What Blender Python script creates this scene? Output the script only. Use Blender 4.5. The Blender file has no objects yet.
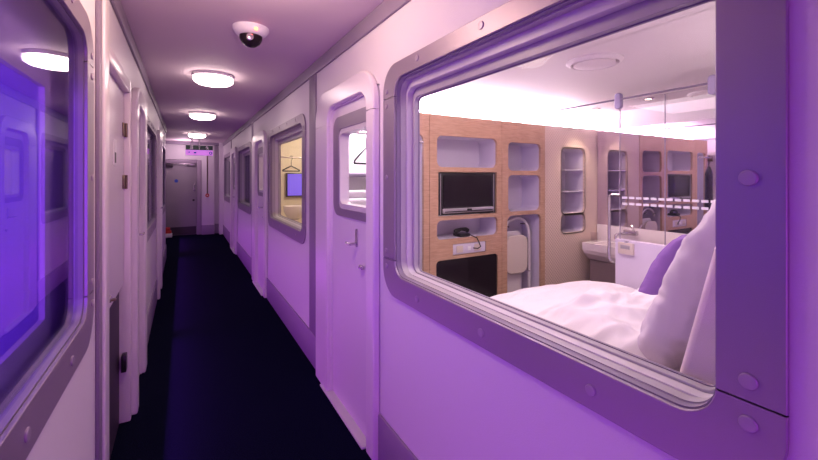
import bpy, bmesh, math, random
from mathutils import Vector, Matrix, noise
random.seed(7)
PI = math.pi
scene = bpy.context.scene
C = scene.collection

# ------------------------------------------------------------------ materials
def nt(name):
    m = bpy.data.materials.new(name); m.use_nodes = True
    t = m.node_tree
    return m, t, t.nodes['Principled BSDF'], t.nodes['Material Output']

def paint(name, col, rough=0.5, metal=0.0, bump=0.0, scale=200.0, var=0.0, spec=0.5, coat=0.0):
    m, t, b, o = nt(name)
    b.inputs['Base Color'].default_value = (*col, 1)
    b.inputs['Roughness'].default_value = rough
    b.inputs['Metallic'].default_value = metal
    b.inputs['Specular IOR Level'].default_value = spec
    b.inputs['Coat Weight'].default_value = coat
    tc = t.nodes.new('ShaderNodeTexCoord')
    n = t.nodes.new('ShaderNodeTexNoise'); n.inputs['Scale'].default_value = scale
    n.inputs['Detail'].default_value = 3
    t.links.new(tc.outputs['Object'], n.inputs['Vector'])
    if bump:
        bp = t.nodes.new('ShaderNodeBump'); bp.inputs['Strength'].default_value = bump
        bp.inputs['Distance'].default_value = 0.002
        t.links.new(n.outputs['Fac'], bp.inputs['Height'])
        t.links.new(bp.outputs['Normal'], b.inputs['Normal'])
    if var:
        n2 = t.nodes.new('ShaderNodeTexNoise'); n2.inputs['Scale'].default_value = max(2.0, scale / 30)
        t.links.new(tc.outputs['Object'], n2.inputs['Vector'])
        r = t.nodes.new('ShaderNodeValToRGB')
        r.color_ramp.elements[0].position = 0.3; r.color_ramp.elements[1].position = 0.7
        r.color_ramp.elements[0].color = (*[c * (1 - var) for c in col], 1)
        r.color_ramp.elements[1].color = (*[min(1, c * (1 + var)) for c in col], 1)
        t.links.new(n2.outputs['Fac'], r.inputs['Fac'])
        t.links.new(r.outputs['Color'], b.inputs['Base Color'])
    return m

def emit(name, col, strength):
    m, t, b, o = nt(name)
    b.inputs['Base Color'].default_value = (*col, 1)
    b.inputs['Emission Color'].default_value = (*col, 1)
    b.inputs['Emission Strength'].default_value = strength
    return m

def glass(name, tint=(1, 1, 1), gain=1.0, base=0.0, rough=0.0):
    m, t, b, o = nt(name); t.nodes.remove(b)
    tr = t.nodes.new('ShaderNodeBsdfTransparent'); tr.inputs['Color'].default_value = (*tint, 1)
    gl = t.nodes.new('ShaderNodeBsdfGlossy'); gl.inputs['Roughness'].default_value = rough
    fr = t.nodes.new('ShaderNodeFresnel'); ge = t.nodes.new('ShaderNodeNewGeometry')
    io = t.nodes.new('ShaderNodeMapRange'); io.inputs['To Min'].default_value = 1.5; io.inputs['To Max'].default_value = 1 / 1.5
    t.links.new(ge.outputs['Backfacing'], io.inputs['Value']); t.links.new(io.outputs['Result'], fr.inputs['IOR'])
    ma = t.nodes.new('ShaderNodeMath'); ma.operation = 'MULTIPLY_ADD'; ma.use_clamp = True
    ma.inputs[1].default_value = gain; ma.inputs[2].default_value = base
    mx = t.nodes.new('ShaderNodeMixShader')
    t.links.new(fr.outputs['Fac'], ma.inputs[0]); t.links.new(ma.outputs['Value'], mx.inputs['Fac'])
    t.links.new(tr.outputs['BSDF'], mx.inputs[1]); t.links.new(gl.outputs['BSDF'], mx.inputs[2])
    t.links.new(mx.outputs['Shader'], o.inputs['Surface'])
    return m

def wood(name):
    m, t, b, o = nt(name)
    tc = t.nodes.new('ShaderNodeTexCoord'); mp = t.nodes.new('ShaderNodeMapping')
    mp.inputs['Scale'].default_value = (5, 5, 45)
    n = t.nodes.new('ShaderNodeTexNoise'); n.inputs['Scale'].default_value = 2.2
    n.inputs['Detail'].default_value = 6; n.inputs['Distortion'].default_value = 0.8
    r = t.nodes.new('ShaderNodeValToRGB')
    r.color_ramp.elements[0].position = 0.32; r.color_ramp.elements[0].color = (0.44, 0.26, 0.165, 1)
    r.color_ramp.elements[1].position = 0.7; r.color_ramp.elements[1].color = (0.58, 0.365, 0.245, 1)
    t.links.new(tc.outputs['Object'], mp.inputs['Vector']); t.links.new(mp.outputs['Vector'], n.inputs['Vector'])
    t.links.new(n.outputs['Fac'], r.inputs['Fac']); t.links.new(r.outputs['Color'], b.inputs['Base Color'])
    b.inputs['Roughness'].default_value = 0.45
    return m

def dotted(name):
    m, t, b, o = nt(name)
    tc = t.nodes.new('ShaderNodeTexCoord')
    sp = t.nodes.new('ShaderNodeSeparateXYZ'); cb = t.nodes.new('ShaderNodeCombineXYZ')
    t.links.new(tc.outputs['Object'], sp.inputs[0]); t.links.new(sp.outputs['X'], cb.inputs['X']); t.links.new(sp.outputs['Z'], cb.inputs['Y'])
    mp = t.nodes.new('ShaderNodeMapping'); mp.inputs['Rotation'].default_value = (0, 0, PI / 4)
    t.links.new(cb.outputs[0], mp.inputs['Vector'])
    v = t.nodes.new('ShaderNodeTexVoronoi'); v.voronoi_dimensions = '2D'; v.inputs['Scale'].default_value = 46
    v.inputs['Randomness'].default_value = 0.0
    r = t.nodes.new('ShaderNodeValToRGB')
    r.color_ramp.elements[0].position = 0.28; r.color_ramp.elements[0].color = (0.48, 0.355, 0.30, 1)
    r.color_ramp.elements[1].position = 0.36; r.color_ramp.elements[1].color = (0.72, 0.57, 0.49, 1)
    t.links.new(mp.outputs['Vector'], v.inputs['Vector'])
    t.links.new(v.outputs['Distance'], r.inputs['Fac']); t.links.new(r.outputs['Color'], b.inputs['Base Color'])
    b.inputs['Roughness'].default_value = 0.5
    return m

def carpet_mat(name):
    m, t, b, o = nt(name)
    tc = t.nodes.new('ShaderNodeTexCoord')
    n = t.nodes.new('ShaderNodeTexNoise'); n.inputs['Scale'].default_value = 160; n.inputs['Detail'].default_value = 4
    r = t.nodes.new('ShaderNodeValToRGB')
    r.color_ramp.elements[0].position = 0.35; r.color_ramp.elements[0].color = (0.0015, 0.002, 0.009, 1)
    r.color_ramp.elements[1].position = 0.72; r.color_ramp.elements[1].color = (0.007, 0.008, 0.030, 1)
    bp = t.nodes.new('ShaderNodeBump'); bp.inputs['Strength'].default_value = 0.6; bp.inputs['Distance'].default_value = 0.004
    t.links.new(tc.outputs['Object'], n.inputs['Vector']); t.links.new(n.outputs['Fac'], r.inputs['Fac'])
    t.links.new(r.outputs['Color'], b.inputs['Base Color']); t.links.new(n.outputs['Fac'], bp.inputs['Height'])
    t.links.new(bp.outputs['Normal'], b.inputs['Normal'])
    b.inputs['Roughness'].default_value = 1.0; b.inputs['Specular IOR Level'].default_value = 0.02
    return m

M = dict(
    wall=paint('wall_white_vinyl', (0.70, 0.65, 0.70), 0.45, bump=0.35, scale=260, spec=0.4),
    moulding=paint('white_gloss_moulding', (0.74, 0.68, 0.72), 0.28, spec=0.5),
    ceiling=paint('corridor_ceiling_paint', (0.68, 0.56, 0.62), 0.7, bump=0.2, scale=150),
    plate=paint('grey_window_plate', (0.32, 0.26, 0.34), 0.42, metal=0.5, bump=0.15, scale=420, spec=0.5),
    strip=paint('grey_trim_paint', (0.25, 0.20, 0.28), 0.5),
    skirting=paint('grey_skirting_vinyl', (0.27, 0.20, 0.31), 0.5, bump=0.2, scale=300),
    gasket=paint('dark_rubber_gasket', (0.24, 0.20, 0.27), 0.5),
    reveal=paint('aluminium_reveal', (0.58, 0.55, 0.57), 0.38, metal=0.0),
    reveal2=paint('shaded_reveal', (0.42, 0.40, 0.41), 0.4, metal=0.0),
    bolt=paint('bolt_head_metal', (0.38, 0.31, 0.40), 0.45, metal=0.35),
    door=paint('door_laminate', (0.70, 0.63, 0.70), 0.38, bump=0.12, scale=300),
    enddoor=paint('end_door_grey', (0.30, 0.26, 0.31), 0.4),
    chrome=paint('brushed_steel', (0.62, 0.58, 0.62), 0.25, metal=0.9),
    black=paint('black_plastic', (0.012, 0.011, 0.013), 0.3),
    blackglass=paint('black_gloss_screen', (0.016, 0.011, 0.016), 0.2, spec=0.15),
    silver=paint('silver_plastic', (0.45, 0.42, 0.46), 0.3, metal=0.5),
    carpet=carpet_mat('navy_carpet'),
    wood=wood('oak_veneer'), dots=dotted('dotted_laminate'),
    lining=paint('pale_niche_lining', (0.66, 0.60, 0.72), 0.5),
    white=paint('cabin_white', (0.80, 0.74, 0.76), 0.5),
    cabceil=paint('cabin_ceiling_panel', (0.86, 0.79, 0.79), 0.55),
    bedpanel=paint('pale_bed_board', (0.74, 0.62, 0.67), 0.55, bump=0.2, scale=350),

    cushion=paint('violet_cushion_fabric', (0.20, 0.09, 0.34), 0.85, bump=0.4, scale=500),
    cream=paint('cream_plastic', (0.66, 0.57, 0.50), 0.45),
    ceramic=paint('white_ceramic', (0.82, 0.74, 0.75), 0.2),
    taupe=paint('taupe_laminate', (0.22, 0.16, 0.17), 0.4),
    partition=paint('lilac_partition', (0.66, 0.58, 0.72), 0.4),
    red=paint('red_plastic', (0.55, 0.03, 0.02), 0.35),
    green=paint('dark_green_sign', (0.02, 0.07, 0.06), 0.4),
    signwhite=paint('sign_white', (0.85, 0.82, 0.85), 0.5),
    blue=paint('sign_blue', (0.03, 0.08, 0.5), 0.4),
    brown=paint('brown_metal', (0.18, 0.12, 0.10), 0.35, metal=0.7),
    darkbrown=paint('dark_panel', (0.035, 0.02, 0.04), 0.55),
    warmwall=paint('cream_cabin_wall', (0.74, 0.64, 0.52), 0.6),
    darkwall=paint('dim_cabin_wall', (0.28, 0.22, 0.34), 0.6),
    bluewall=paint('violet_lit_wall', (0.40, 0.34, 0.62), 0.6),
    diffuser=emit('lamp_diffuser', (1.0, 0.80, 0.74), 17.0),
    cove=emit('cove_tube', (1.0, 0.86, 1.0), 40.0),
    spot=emit('downlight_bulb', (1.0, 0.80, 0.62), 12.0),
    signlit=emit('sign_lit_band', (0.75, 0.25, 0.95), 0.55),
    led=emit('red_led', (1.0, 0.18, 0.08), 6.0),
    bluescreen=emit('blue_screen', (0.16, 0.10, 0.75), 0.55),
    pane=glass('clear_pane', gain=0.15),
    pane_left=glass('reflective_pane', tint=(0.8, 0.74, 0.98), gain=1.1, base=0.03),
    pane_dark=glass('dim_pane', tint=(0.85, 0.8, 0.92), gain=0.6, base=0.02),
    shower=glass('shower_glass', tint=(0.97, 0.95, 0.98), gain=0.8),
    band=paint('white_glass_decal', (0.85, 0.80, 0.88), 0.6),
)
def linen_mat(name, col):
    m, t, b, o = nt(name)
    b.inputs['Base Color'].default_value = (*col, 1); b.inputs['Roughness'].default_value = 0.85
    tc = t.nodes.new('ShaderNodeTexCoord'); mp = t.nodes.new('ShaderNodeMapping'); mp.inputs['Scale'].default_value = (5, 16, 9)
    n = t.nodes.new('ShaderNodeTexNoise'); n.inputs['Scale'].default_value = 1.0; n.inputs['Detail'].default_value = 3
    n.noise_type = 'RIDGED_MULTIFRACTAL'
    bp = t.nodes.new('ShaderNodeBump'); bp.inputs['Strength'].default_value = 0.55; bp.inputs['Distance'].default_value = 0.022
    t.links.new(tc.outputs['Object'], mp.inputs['Vector']); t.links.new(mp.outputs['Vector'], n.inputs['Vector'])
    t.links.new(n.outputs['Fac'], bp.inputs['Height']); t.links.new(bp.outputs['Normal'], b.inputs['Normal'])
    return m
M['linen'] = linen_mat('white_cotton', (0.75, 0.70, 0.75)); M['linen2'] = linen_mat('pillow_cotton', (0.62, 0.55, 0.65))  # pillow copy darkened to lilac, purple corridor light put into its colour
def mirror_mat():
    m, t, b, o = nt('cabin_mirror')
    b.inputs['Base Color'].default_value = (0.72, 0.66, 0.78, 1)
    b.inputs['Metallic'].default_value = 1.0; b.inputs['Roughness'].default_value = 0.02
    return m
M['mirror'] = mirror_mat()

# ------------------------------------------------------------------ mesh helpers
WLOC = {}
def wl(o): return WLOC.get(o.name, Vector((0, 0, 0))) if o else Vector((0, 0, 0))

def rr(a0, a1, b0, b1, r, n=8):
    pts = []
    for cx, cy, s in ((a1 - r, b0 + r, -PI / 2), (a1 - r, b1 - r, 0), (a0 + r, b1 - r, PI / 2), (a0 + r, b0 + r, PI)):
        for k in range(n + 1):
            t = s + PI / 2 * k / n
            pts.append((cx + r * math.cos(t), cy + r * math.sin(t)))
    return pts

def rect_for(a0, a1, b0, b1, h, n=8):
    """points on a plain rectangle that correspond one to one with the rounded hole h=(a0,a1,b0,b1,r)"""
    A0, A1, B0, B1, r = h
    cor = [((A1 - r, b0), (a1, b0), (a1, B0 + r)), ((a1, B1 - r), (a1, b1), (A1 - r, b1)),
           ((A0 + r, b1), (a0, b1), (a0, B1 - r)), ((a0, B0 + r), (a0, b0), (A0 + r, b0))]
    out = []
    for p, c, q in cor:
        for k in range(n + 1):
            t = k / n * 2
            s, e, f = (p, c, t) if t <= 1 else (c, q, t - 1)
            out.append((s[0] + (e[0] - s[0]) * f, s[1] + (e[1] - s[1]) * f))
    return out

class MB:
    def __init__(s): s.bm = bmesh.new()
    def box(s, x0, x1, y0, y1, z0, z1, bev=0.0, seg=2):
        m = Matrix.Translation(((x0 + x1) / 2, (y0 + y1) / 2, (z0 + z1) / 2)) @ Matrix.Diagonal((abs(x1 - x0), abs(y1 - y0), abs(z1 - z0), 1))
        g = bmesh.ops.create_cube(s.bm, size=1, matrix=m)
        if bev:
            es = list({e for v in g['verts'] for e in v.link_edges})
            bmesh.ops.bevel(s.bm, geom=es, offset=bev, segments=seg, affect='EDGES', profile=0.5)
        return s
    def loops(s, P, O, I, d0, d1, closed=True):
        bm = s.bm; n = len(O)
        V = [[bm.verts.new(P(a, b, d)) for a, b in L] for L, d in ((O, d0), (I, d0), (O, d1), (I, d1))]
        for k in range(n if closed else n - 1):
            j = (k + 1) % n
            for A, B in ((0, 1), (3, 2), (2, 0), (1, 3)):
                try: bm.faces.new((V[A][k], V[A][j], V[B][j], V[B][k]))
                except ValueError: pass
        if not closed:
            for k in (0, n - 1):
                bm.faces.new((V[0][k], V[1][k], V[3][k], V[2][k]))
        return s
    def ring(s, P, o, i, ro, ri, d0, d1, n=8):
        return s.loops(P, rr(*o, ro, n), rr(*i, ri, n), d0, d1)
    def cell(s, P, o, h, d0, d1, n=8):
        return s.loops(P, rect_for(*o, h, n), rr(*h, n), d0, d1)
    def plate(s, P, o, r, d0, d1, n=8):
        bm = s.bm; L = rr(*o, r, n)
        f = [bm.verts.new(P(a, b, d0)) for a, b in L]; g = [bm.verts.new(P(a, b, d1)) for a, b in L]
        bm.faces.new(f); bm.faces.new(g)
        for k in range(len(L)):
            j = (k + 1) % len(L); bm.faces.new((f[k], f[j], g[j], g[k]))
        return s
    def arch(s, P, o, i, ro, ri, d0, d1, n=8):
        def pts(a0, a1, b1, r):
            L = [(a0, 0.0)]
            for cx, st in ((a0 + r, PI), (a1 - r, PI / 2)):
                for k in range(n + 1):
                    t = st - PI / 2 * k / n
                    L.append((cx + r * math.cos(t), b1 - r + r * math.sin(t)))
            return L + [(a1, 0.0)]
        return s.loops(P, pts(*o, ro), pts(*i, ri), d0, d1, closed=False)
    def tube(s, pts, r, n=10, caps=True, closed=False):
        bm = s.bm; pts = [Vector(p) for p in pts]; rings = []; N = len(pts)
        up = None
        for k, p in enumerate(pts):
            a = pts[k - 1] if (k > 0 or closed) else p; b = pts[(k + 1) % N] if (k < N - 1 or closed) else p
            d = (b - a).normalized()
            if up is None:
                up = Vector((0, 0, 1)) if abs(d.z) < 0.9 else Vector((1, 0, 0))
            x = d.cross(up).normalized(); up = x.cross(d).normalized()
            rad = r[k] if isinstance(r, (list, tuple)) else r
            rings.append([bm.verts.new(p + rad * (math.cos(2 * PI * q / n) * x + math.sin(2 * PI * q / n) * up)) for q in range(n)])
        for k in range(N if closed else N - 1):
            A, B = rings[k], rings[(k + 1) % N]
            for q in range(n): bm.faces.new((A[q], A[(q + 1) % n], B[(q + 1) % n], B[q]))
        if caps and not closed:
            bm.faces.new(rings[0]); bm.faces.new(rings[-1])
        return s
    def lathe(s, prof, c, axis='z', n=28):
        """prof: list of (radius, height) along the axis from c"""
        bm = s.bm; c = Vector(c); rings = []
        def P(r, h, t):
            u, v = r * math.cos(t), r * math.sin(t)
            return c + (Vector((u, v, h)) if axis == 'z' else Vector((h, u, v)) if axis == 'x' else Vector((u, h, v)))
        for r, h in prof:
            rings.append([bm.verts.new(P(max(r, 1e-5), h, 2 * PI * q / n)) for q in range(n)])
        for A, B in zip(rings, rings[1:]):
            for q in range(n): bm.faces.new((A[q], A[(q + 1) % n], B[(q + 1) % n], B[q]))
        bm.faces.new(rings[0]); bm.faces.new(rings[-1])
        return s
    def gap(s, axis, at, w=0.003):
        """cuts a narrow joint through the mesh"""
        nrm = Vector((axis == 'x', axis == 'y', axis == 'z'))
        for e in (-w / 2, w / 2):
            g = s.bm.verts[:] + s.bm.edges[:] + s.bm.faces[:]
            bmesh.ops.bisect_plane(s.bm, geom=g, plane_co=nrm * (at + e), plane_no=nrm)
        kill = [f for f in s.bm.faces if abs(f.calc_center_median().dot(nrm) - at) < w * 0.49]
        bmesh.ops.delete(s.bm, geom=kill, context='FACES')
        return s
    def build(s, name, mat, parent=None, smooth=35, bevel=0.0, seg=2):
        bm = s.bm
        bmesh.ops.recalc_face_normals(bm, faces=bm.faces[:])
        off = wl(parent)
        if off.length: bmesh.ops.translate(bm, verts=bm.verts[:], vec=-off)
        me = bpy.data.meshes.new(name); bm.to_mesh(me); bm.free()
        for p in me.polygons: p.use_smooth = True
        me.set_sharp_from_angle(angle=math.radians(smooth))
        me.materials.append(M[mat])
        o = bpy.data.objects.new(name, me); C.objects.link(o)
        if parent: o.parent = parent; WLOC[o.name] = off.copy()
        if bevel:
            b = o.modifiers.new('edge', 'BEVEL'); b.width = bevel; b.segments = seg; b.limit_method = 'ANGLE'
        return o

def thing(name, label, cat, loc, group=None):
    o = bpy.data.objects.new(name, None); C.objects.link(o); o.location = loc; o.empty_display_size = 0.05
    WLOC[o.name] = Vector(loc); o['label'] = label; o['category'] = cat
    if group: o['group'] = group
    return o
def tag(o, label, cat, group=None):
    o['label'] = label; o['category'] = cat
    if group: o['group'] = group
    return o
def struct_empty(name, loc):
    o = bpy.data.objects.new(name, None); C.objects.link(o); o.location = loc; o.empty_display_size = 0.05
    WLOC[o.name] = Vector(loc); o['kind'] = 'structure'; return o
def struct(mb, name, mat, **k):
    o = mb.build(name, mat, **k); o['kind'] = 'structure'; return o

RW, LW = 0.897, -0.295        # faces of the two corridor walls
YE = 11.5                     # end wall
YB = -2.2                     # corridor wall behind the camera
H = 2.40
def PW(side):                 # a = y, b = z, d = depth into the wall
    x0 = RW if side > 0 else LW
    return lambda a, b, d: Vector((x0 + side * d, a, b))

# ------------------------------------------------------------------ corridor shell
def wall_mesh(side, holes, y0, y1, z1, th=0.10, depth0=0.0):
    m = MB(); x0 = (RW if side > 0 else LW) + side * depth0; x1 = x0 + side * th
    xa, xb = min(x0, x1), max(x0, x1); y = y0
    for a, b, c, d in sorted(holes):
        if a > y: m.box(xa, xb, y, a, 0, z1)
        if c > 0: m.box(xa, xb, a, b, 0, c)
        if d < z1: m.box(xa, xb, a, b, d, z1)
        y = b
    m.box(xa, xb, y, y1, 0, z1)
    return m

RWIN = [(0.243, 1.782), (3.27, 4.95), (6.35, 8.02), (9.30, 10.95)]
LWIN = [(-0.35, 1.79), (4.02, 5.52), (6.38, 8.10)]
YL = 8.45                     # the left wall stops here and an alcove follows
ZF0, ZF1 = 0.913, 2.055       # outer edge of the window plates
RDOOR = [(1.84, 2.87), (5.02, 6.05), (8.12, 9.15)]
LARCH = [(2.97, 3.72), (5.62, 6.28)]

def win_hole(w): return (w[0] + 0.085, w[1] - 0.08, ZF0 + 0.09, ZF1 - 0.06)
rh = [win_hole(w) for w in RWIN] + [(d[0] + 0.01, d[1] - 0.13, 0.0, 2.0) for d in RDOOR]
lh = [win_hole(w) for w in LWIN] + [(2.10, 2.95, 0.0, 2.06)] + [(d[0] + 0.09, d[1] - 0.12, 0.0, 1.95) for d in LARCH]
struct(wall_mesh(1, rh, YB, 11.2, H), 'wall_right', 'wall')
struct(wall_mesh(-1, lh, YB, YL, H, th=0.03), 'wall_left', 'wall')
struct(MB().box(-0.95, LW - 0.03, YL - 0.1, YL, 0, H), 'wall_alcove_front', 'wall')
struct(MB().box(-1.0, -0.95, YL - 0.1, YE + 0.1, 0, H), 'wall_alcove', 'wall')
lh2 = [(w[0] + 0.10, w[1] - 0.155, 1.05, 1.785) for w in LWIN] + [(2.05, 2.955, 0.0, 2.07)] + [(d[0] + 0.05, d[1] - 0.1, 0.0, 1.97) for d in LARCH]
struct(wall_mesh(-1, lh2, YB, YL - 0.1, H, th=0.015, depth0=0.085), 'wall_left_inner', 'wall')
struct(MB().box(LW - 0.7, RW + 0.1, YB, YE + 0.1, -0.06, 0.0), 'floor', 'carpet')
struct(MB().box(LW - 0.7, RW + 0.1, YB, YE + 0.1, H, H + 0.08), 'ceiling', 'ceiling')
# end of the corridor: wall round the door, white pier, set-back corner
ew = MB()
ew.box(-0.95, -0.54, YE, YE + 0.1, 0, H); ew.box(-0.54, 0.31, YE, YE + 0.1, 1.95, H); ew.box(0.31, RW + 0.1, YE, YE + 0.1, 0, H)
struct(ew, 'wall_end', 'wall')
struct(MB().box(0.40, 0.69, YE - 0.14, YE, 0.25, H, bev=0.004), 'wall_pier', 'wall')
struct(MB().box(0.396, 0.695, YE - 0.15, YE - 0.0, 0.0, 0.25, bev=0.003), 'baseboard_pier', 'skirting')
struct(MB().box(0.705, RW, YE - 0.03, YE, 0.0, 0.25, bev=0.003), 'baseboard_end', 'skirting')
struct(MB().box(0.80, RW + 0.1, 11.2, YE, 0, H), 'wall_corner', 'wall')
struct(MB().box(LW - 0.1, RW + 0.1, YB - 0.1, YB, 0, H), 'wall_back', 'wall')
struct(MB().box(-0.95, 0.80, YE - 0.16, YE, 2.335, H), 'trim_9', 'strip')

# ceiling edge bands
struct(MB().box(RW - 0.016, RW, YB, 11.2, 2.306, H, bev=0.003), 'trim_1', 'strip')
struct(MB().box(LW, LW + 0.016, YB, YL, 2.306, H, bev=0.003), 'trim_2', 'strip')
# upright cover strips between cabins
n = 3
for a, b in ((2.97, 3.14), (6.16, 6.28), (9.17, 9.27)):
    struct(MB().box(RW - 0.012, RW, a, b, 0.25, 2.306, bev=0.003), 'trim_%d' % n, 'strip'); n += 1
struct(MB().box(LW, LW + 0.014, 1.885, 1.945, 0, 2.306, bev=0.003), 'trim_%d' % n, 'strip'); n += 1
struct(MB().box(LW, LW + 0.022, 1.95, 2.06, 0, 2.306, bev=0.008, seg=3), 'trim_%d' % n, 'moulding')
# skirting
m = MB()
for a, b in ((YB, 1.838), (2.872, 5.018), (6.052, 8.118), (9.152, 11.2)): m.box(RW - 0.014, RW, a, b, 0, 0.25, bev=0.003)
struct(m, 'baseboard_right', 'skirting')
m = MB()
for a, b in ((YB, 1.88), (3.73, 5.60), (6.30, YL)): m.box(LW, LW + 0.014, a, b, 0, 0.25, bev=0.003)
struct(m, 'baseboard_left', 'skirting')

# ------------------------------------------------------------------ windows
def bolt_mb(P, a, b, r=0.0145):
    m = MB(); bm = m.bm; prof = [(r, 0.0), (r, -0.0025), (r * 0.9, -0.004), (r * 0.6, -0.0045)]
    rings = [[bm.verts.new(P(a + q * math.cos(2 * PI * k / 20), b + q * math.sin(2 * PI * k / 20), d - 0.012)) for k in range(20)] for q, d in prof]
    for A, B in zip(rings, rings[1:]):
        for k in range(20): bm.faces.new((A[k], A[(k + 1) % 20], B[(k + 1) % 20], B[k]))
    bm.faces.new(rings[-1])
    return m

def window(idx, side, w, pane, bolts=True, blind=False):
    y0, y1 = w; P = PW(side)
    root = struct_empty('window_%d' % idx, ((RW if side > 0 else LW), (y0 + y1) / 2, ZF0))
    o = (y0, y1, ZF0, ZF1); i = (y0 + 0.103, y1 - (0.12 if idx == 1 else 0.10), ZF0 + 0.107, ZF1 - 0.075)
    m = MB().ring(P, o, i, 0.13, 0.075, -0.012, 0.0, 12)
    m.gap('z', 1.092, 0.0035).gap('z', 1.893, 0.0035)
    m.build('window_frame', 'plate', root, bevel=0.002)
    def grow(k, lo=0, hi=0): return (i[0] + k, i[1] - k, i[2] + lo, i[3] - hi)
    deep = side > 0
    big = grow(-0.012, -0.012, -0.012)
    MB().ring(P, big, grow(0.004, 0.003, 0.004), 0.085, 0.072, 0.0, 0.022, 12).build('gasket', 'gasket', root)
    if deep:
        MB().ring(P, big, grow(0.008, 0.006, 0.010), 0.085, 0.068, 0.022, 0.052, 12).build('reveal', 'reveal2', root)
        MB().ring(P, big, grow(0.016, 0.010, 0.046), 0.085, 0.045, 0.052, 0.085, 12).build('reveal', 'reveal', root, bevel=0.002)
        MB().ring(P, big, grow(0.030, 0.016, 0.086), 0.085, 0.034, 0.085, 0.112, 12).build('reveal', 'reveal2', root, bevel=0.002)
        MB().ring(P, grow(0.028, 0.014, 0.084), grow(0.032, 0.019, 0.090), 0.034, 0.03, 0.106, 0.115, 12).build('gasket', 'gasket', root)
    dp = 0.107 if deep else 0.014
    g = grow(0.020, 0.012, 0.06) if deep else grow(0.002, 0.001, 0.002)
    MB().plate(P, g, 0.05, dp, dp + 0.004, 12).build('pane', pane, root)
    if bolts:
        W = y1 - y0; k = max(3, round(W / 0.42))
        ys = [y0 + 0.32 + (W - 0.64) * q / (k - 1) for q in range(k)] if idx != 1 else [1.448, 1.025, 0.609]
        for y in ys:
            bolt_mb(P, y, ZF0 + 0.05).build('bolt', 'bolt', root); bolt_mb(P, y, ZF1 - 0.032).build('bolt', 'bolt', root)
        for y in (y0 + 0.052, y1 - 0.038):
            for z in (1.052, 1.129, 1.498, 1.856, 1.93): bolt_mb(P, y, z, 0.0145 if y < 1 else 0.012).build('bolt', 'bolt', root)
    return root

window(1, 1, RWIN[0], 'pane')
window(2, 1, RWIN[1], 'pane')
window(3, 1, RWIN[2], 'pane_dark')
window(4, 1, RWIN[3], 'pane_dark')
window(5, -1, LWIN[0], 'pane_left')
window(6, -1, LWIN[1], 'pane_dark')
window(7, -1, LWIN[2], 'pane_dark')

# ------------------------------------------------------------------ cabin doors with moulded arches
def cabin_door(idx, side, d, wide=True):
    a, b = d; P = PW(side)
    root = struct_empty('door_%d' % idx, ((RW if side > 0 else LW), (a + b) / 2, 0))
    j0, j1 = (0.10, 0.27) if side > 0 else (0.10, 0.15)
    a_in, b_in = a + j0, b - j1
    m = MB().arch(P, (a, b, 2.10), (a_in, b_in, 1.975), 0.20, 0.10, -0.042, 0.0, 12)
    m.gap('z', 1.86, 0.003); m.build('door_frame', 'moulding', root, bevel=0.012, seg=4)
    MB().arch(P, (a_in - 0.02, b_in + 0.03, 1.99), (a_in + 0.006, b_in - 0.006, 1.966), 0.11, 0.09, -0.018, 0.004, 12).build('door_stop', 'moulding', root, bevel=0.003)
    # leaf with a window cut through it
    pa0, pa1 = a_in - (0.07 if side > 0 else -0.03), b_in - 0.04
    hole = (pa0 + 0.09, pa1 - 0.10, 1.31, 1.80, 0.05)
    leaf = MB().cell(P, (a_in - (0.085 if side > 0 else 0.015), b_in + 0.06, 0.012, 1.985), hole, 0.0, 0.045, 8)
    leaf.build('door_leaf', 'door', root)
    MB().ring(P, (pa0, pa1, 1.244, 1.90), (pa0 + 0.085, pa1 - 0.105, 1.295, 1.815), 0.085, 0.05, -0.008, 0.0, 10).build('window_frame', 'plate', root, bevel=0.002)
    MB().ring(P, (pa0 + 0.08, pa1 - 0.095, 1.29, 1.82), (hole[0] + 0.012, hole[1] - 0.02, 1.325, 1.785), 0.055, 0.04, -0.004, 0.06, 10).build('reveal', 'reveal', root)
    MB().plate(P, (hole[0] + 0.005, hole[1] - 0.012, 1.318, 1.792), 0.045, 0.045, 0.049).build('pane', 'pane' if idx == 1 else 'pane_dark', root)
    # keyhole escutcheon with a hooked lever, and a small turn knob
    hy = 2.157 if idx == 1 else a_in + 0.2
    s = MB(); s.plate(P, (hy - 0.016, hy + 0.016, 1.08, 1.19), 0.0155, -0.006, 0.0)
    h = s.build('handle_plate', 'chrome', root)
    x = (RW if side > 0 else LW) - side * 0.006
    MB().tube([(x, hy, 1.10), (x - side * 0.035, hy, 1.10), (x - side * 0.042, hy + 0.02, 1.10), (x - side * 0.042, hy + 0.055, 1.102)], 0.008).build('lever', 'chrome', h)
    MB().box(min(x, x - side * 0.02), max(x, x - side * 0.02), hy - 0.125, hy - 0.075, 0.968, 0.992, bev=0.006, seg=3).build('latch', 'chrome', root)
    # metal threshold
    xs = sorted(((RW if side > 0 else LW) - side * (0.055 if side > 0 else 0.004), (RW if side > 0 else LW) + side * 0.02))
    MB().box(xs[0], xs[1], a_in + 0.02, b_in + 0.12, 0.0, 0.014, bev=0.004).build('threshold', 'reveal', root)
    return root
for k, d in enumerate(RDOOR): cabin_door(k + 1, 1, d)
for k, d in enumerate(LARCH): cabin_door(k + 4, -1, d)

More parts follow.
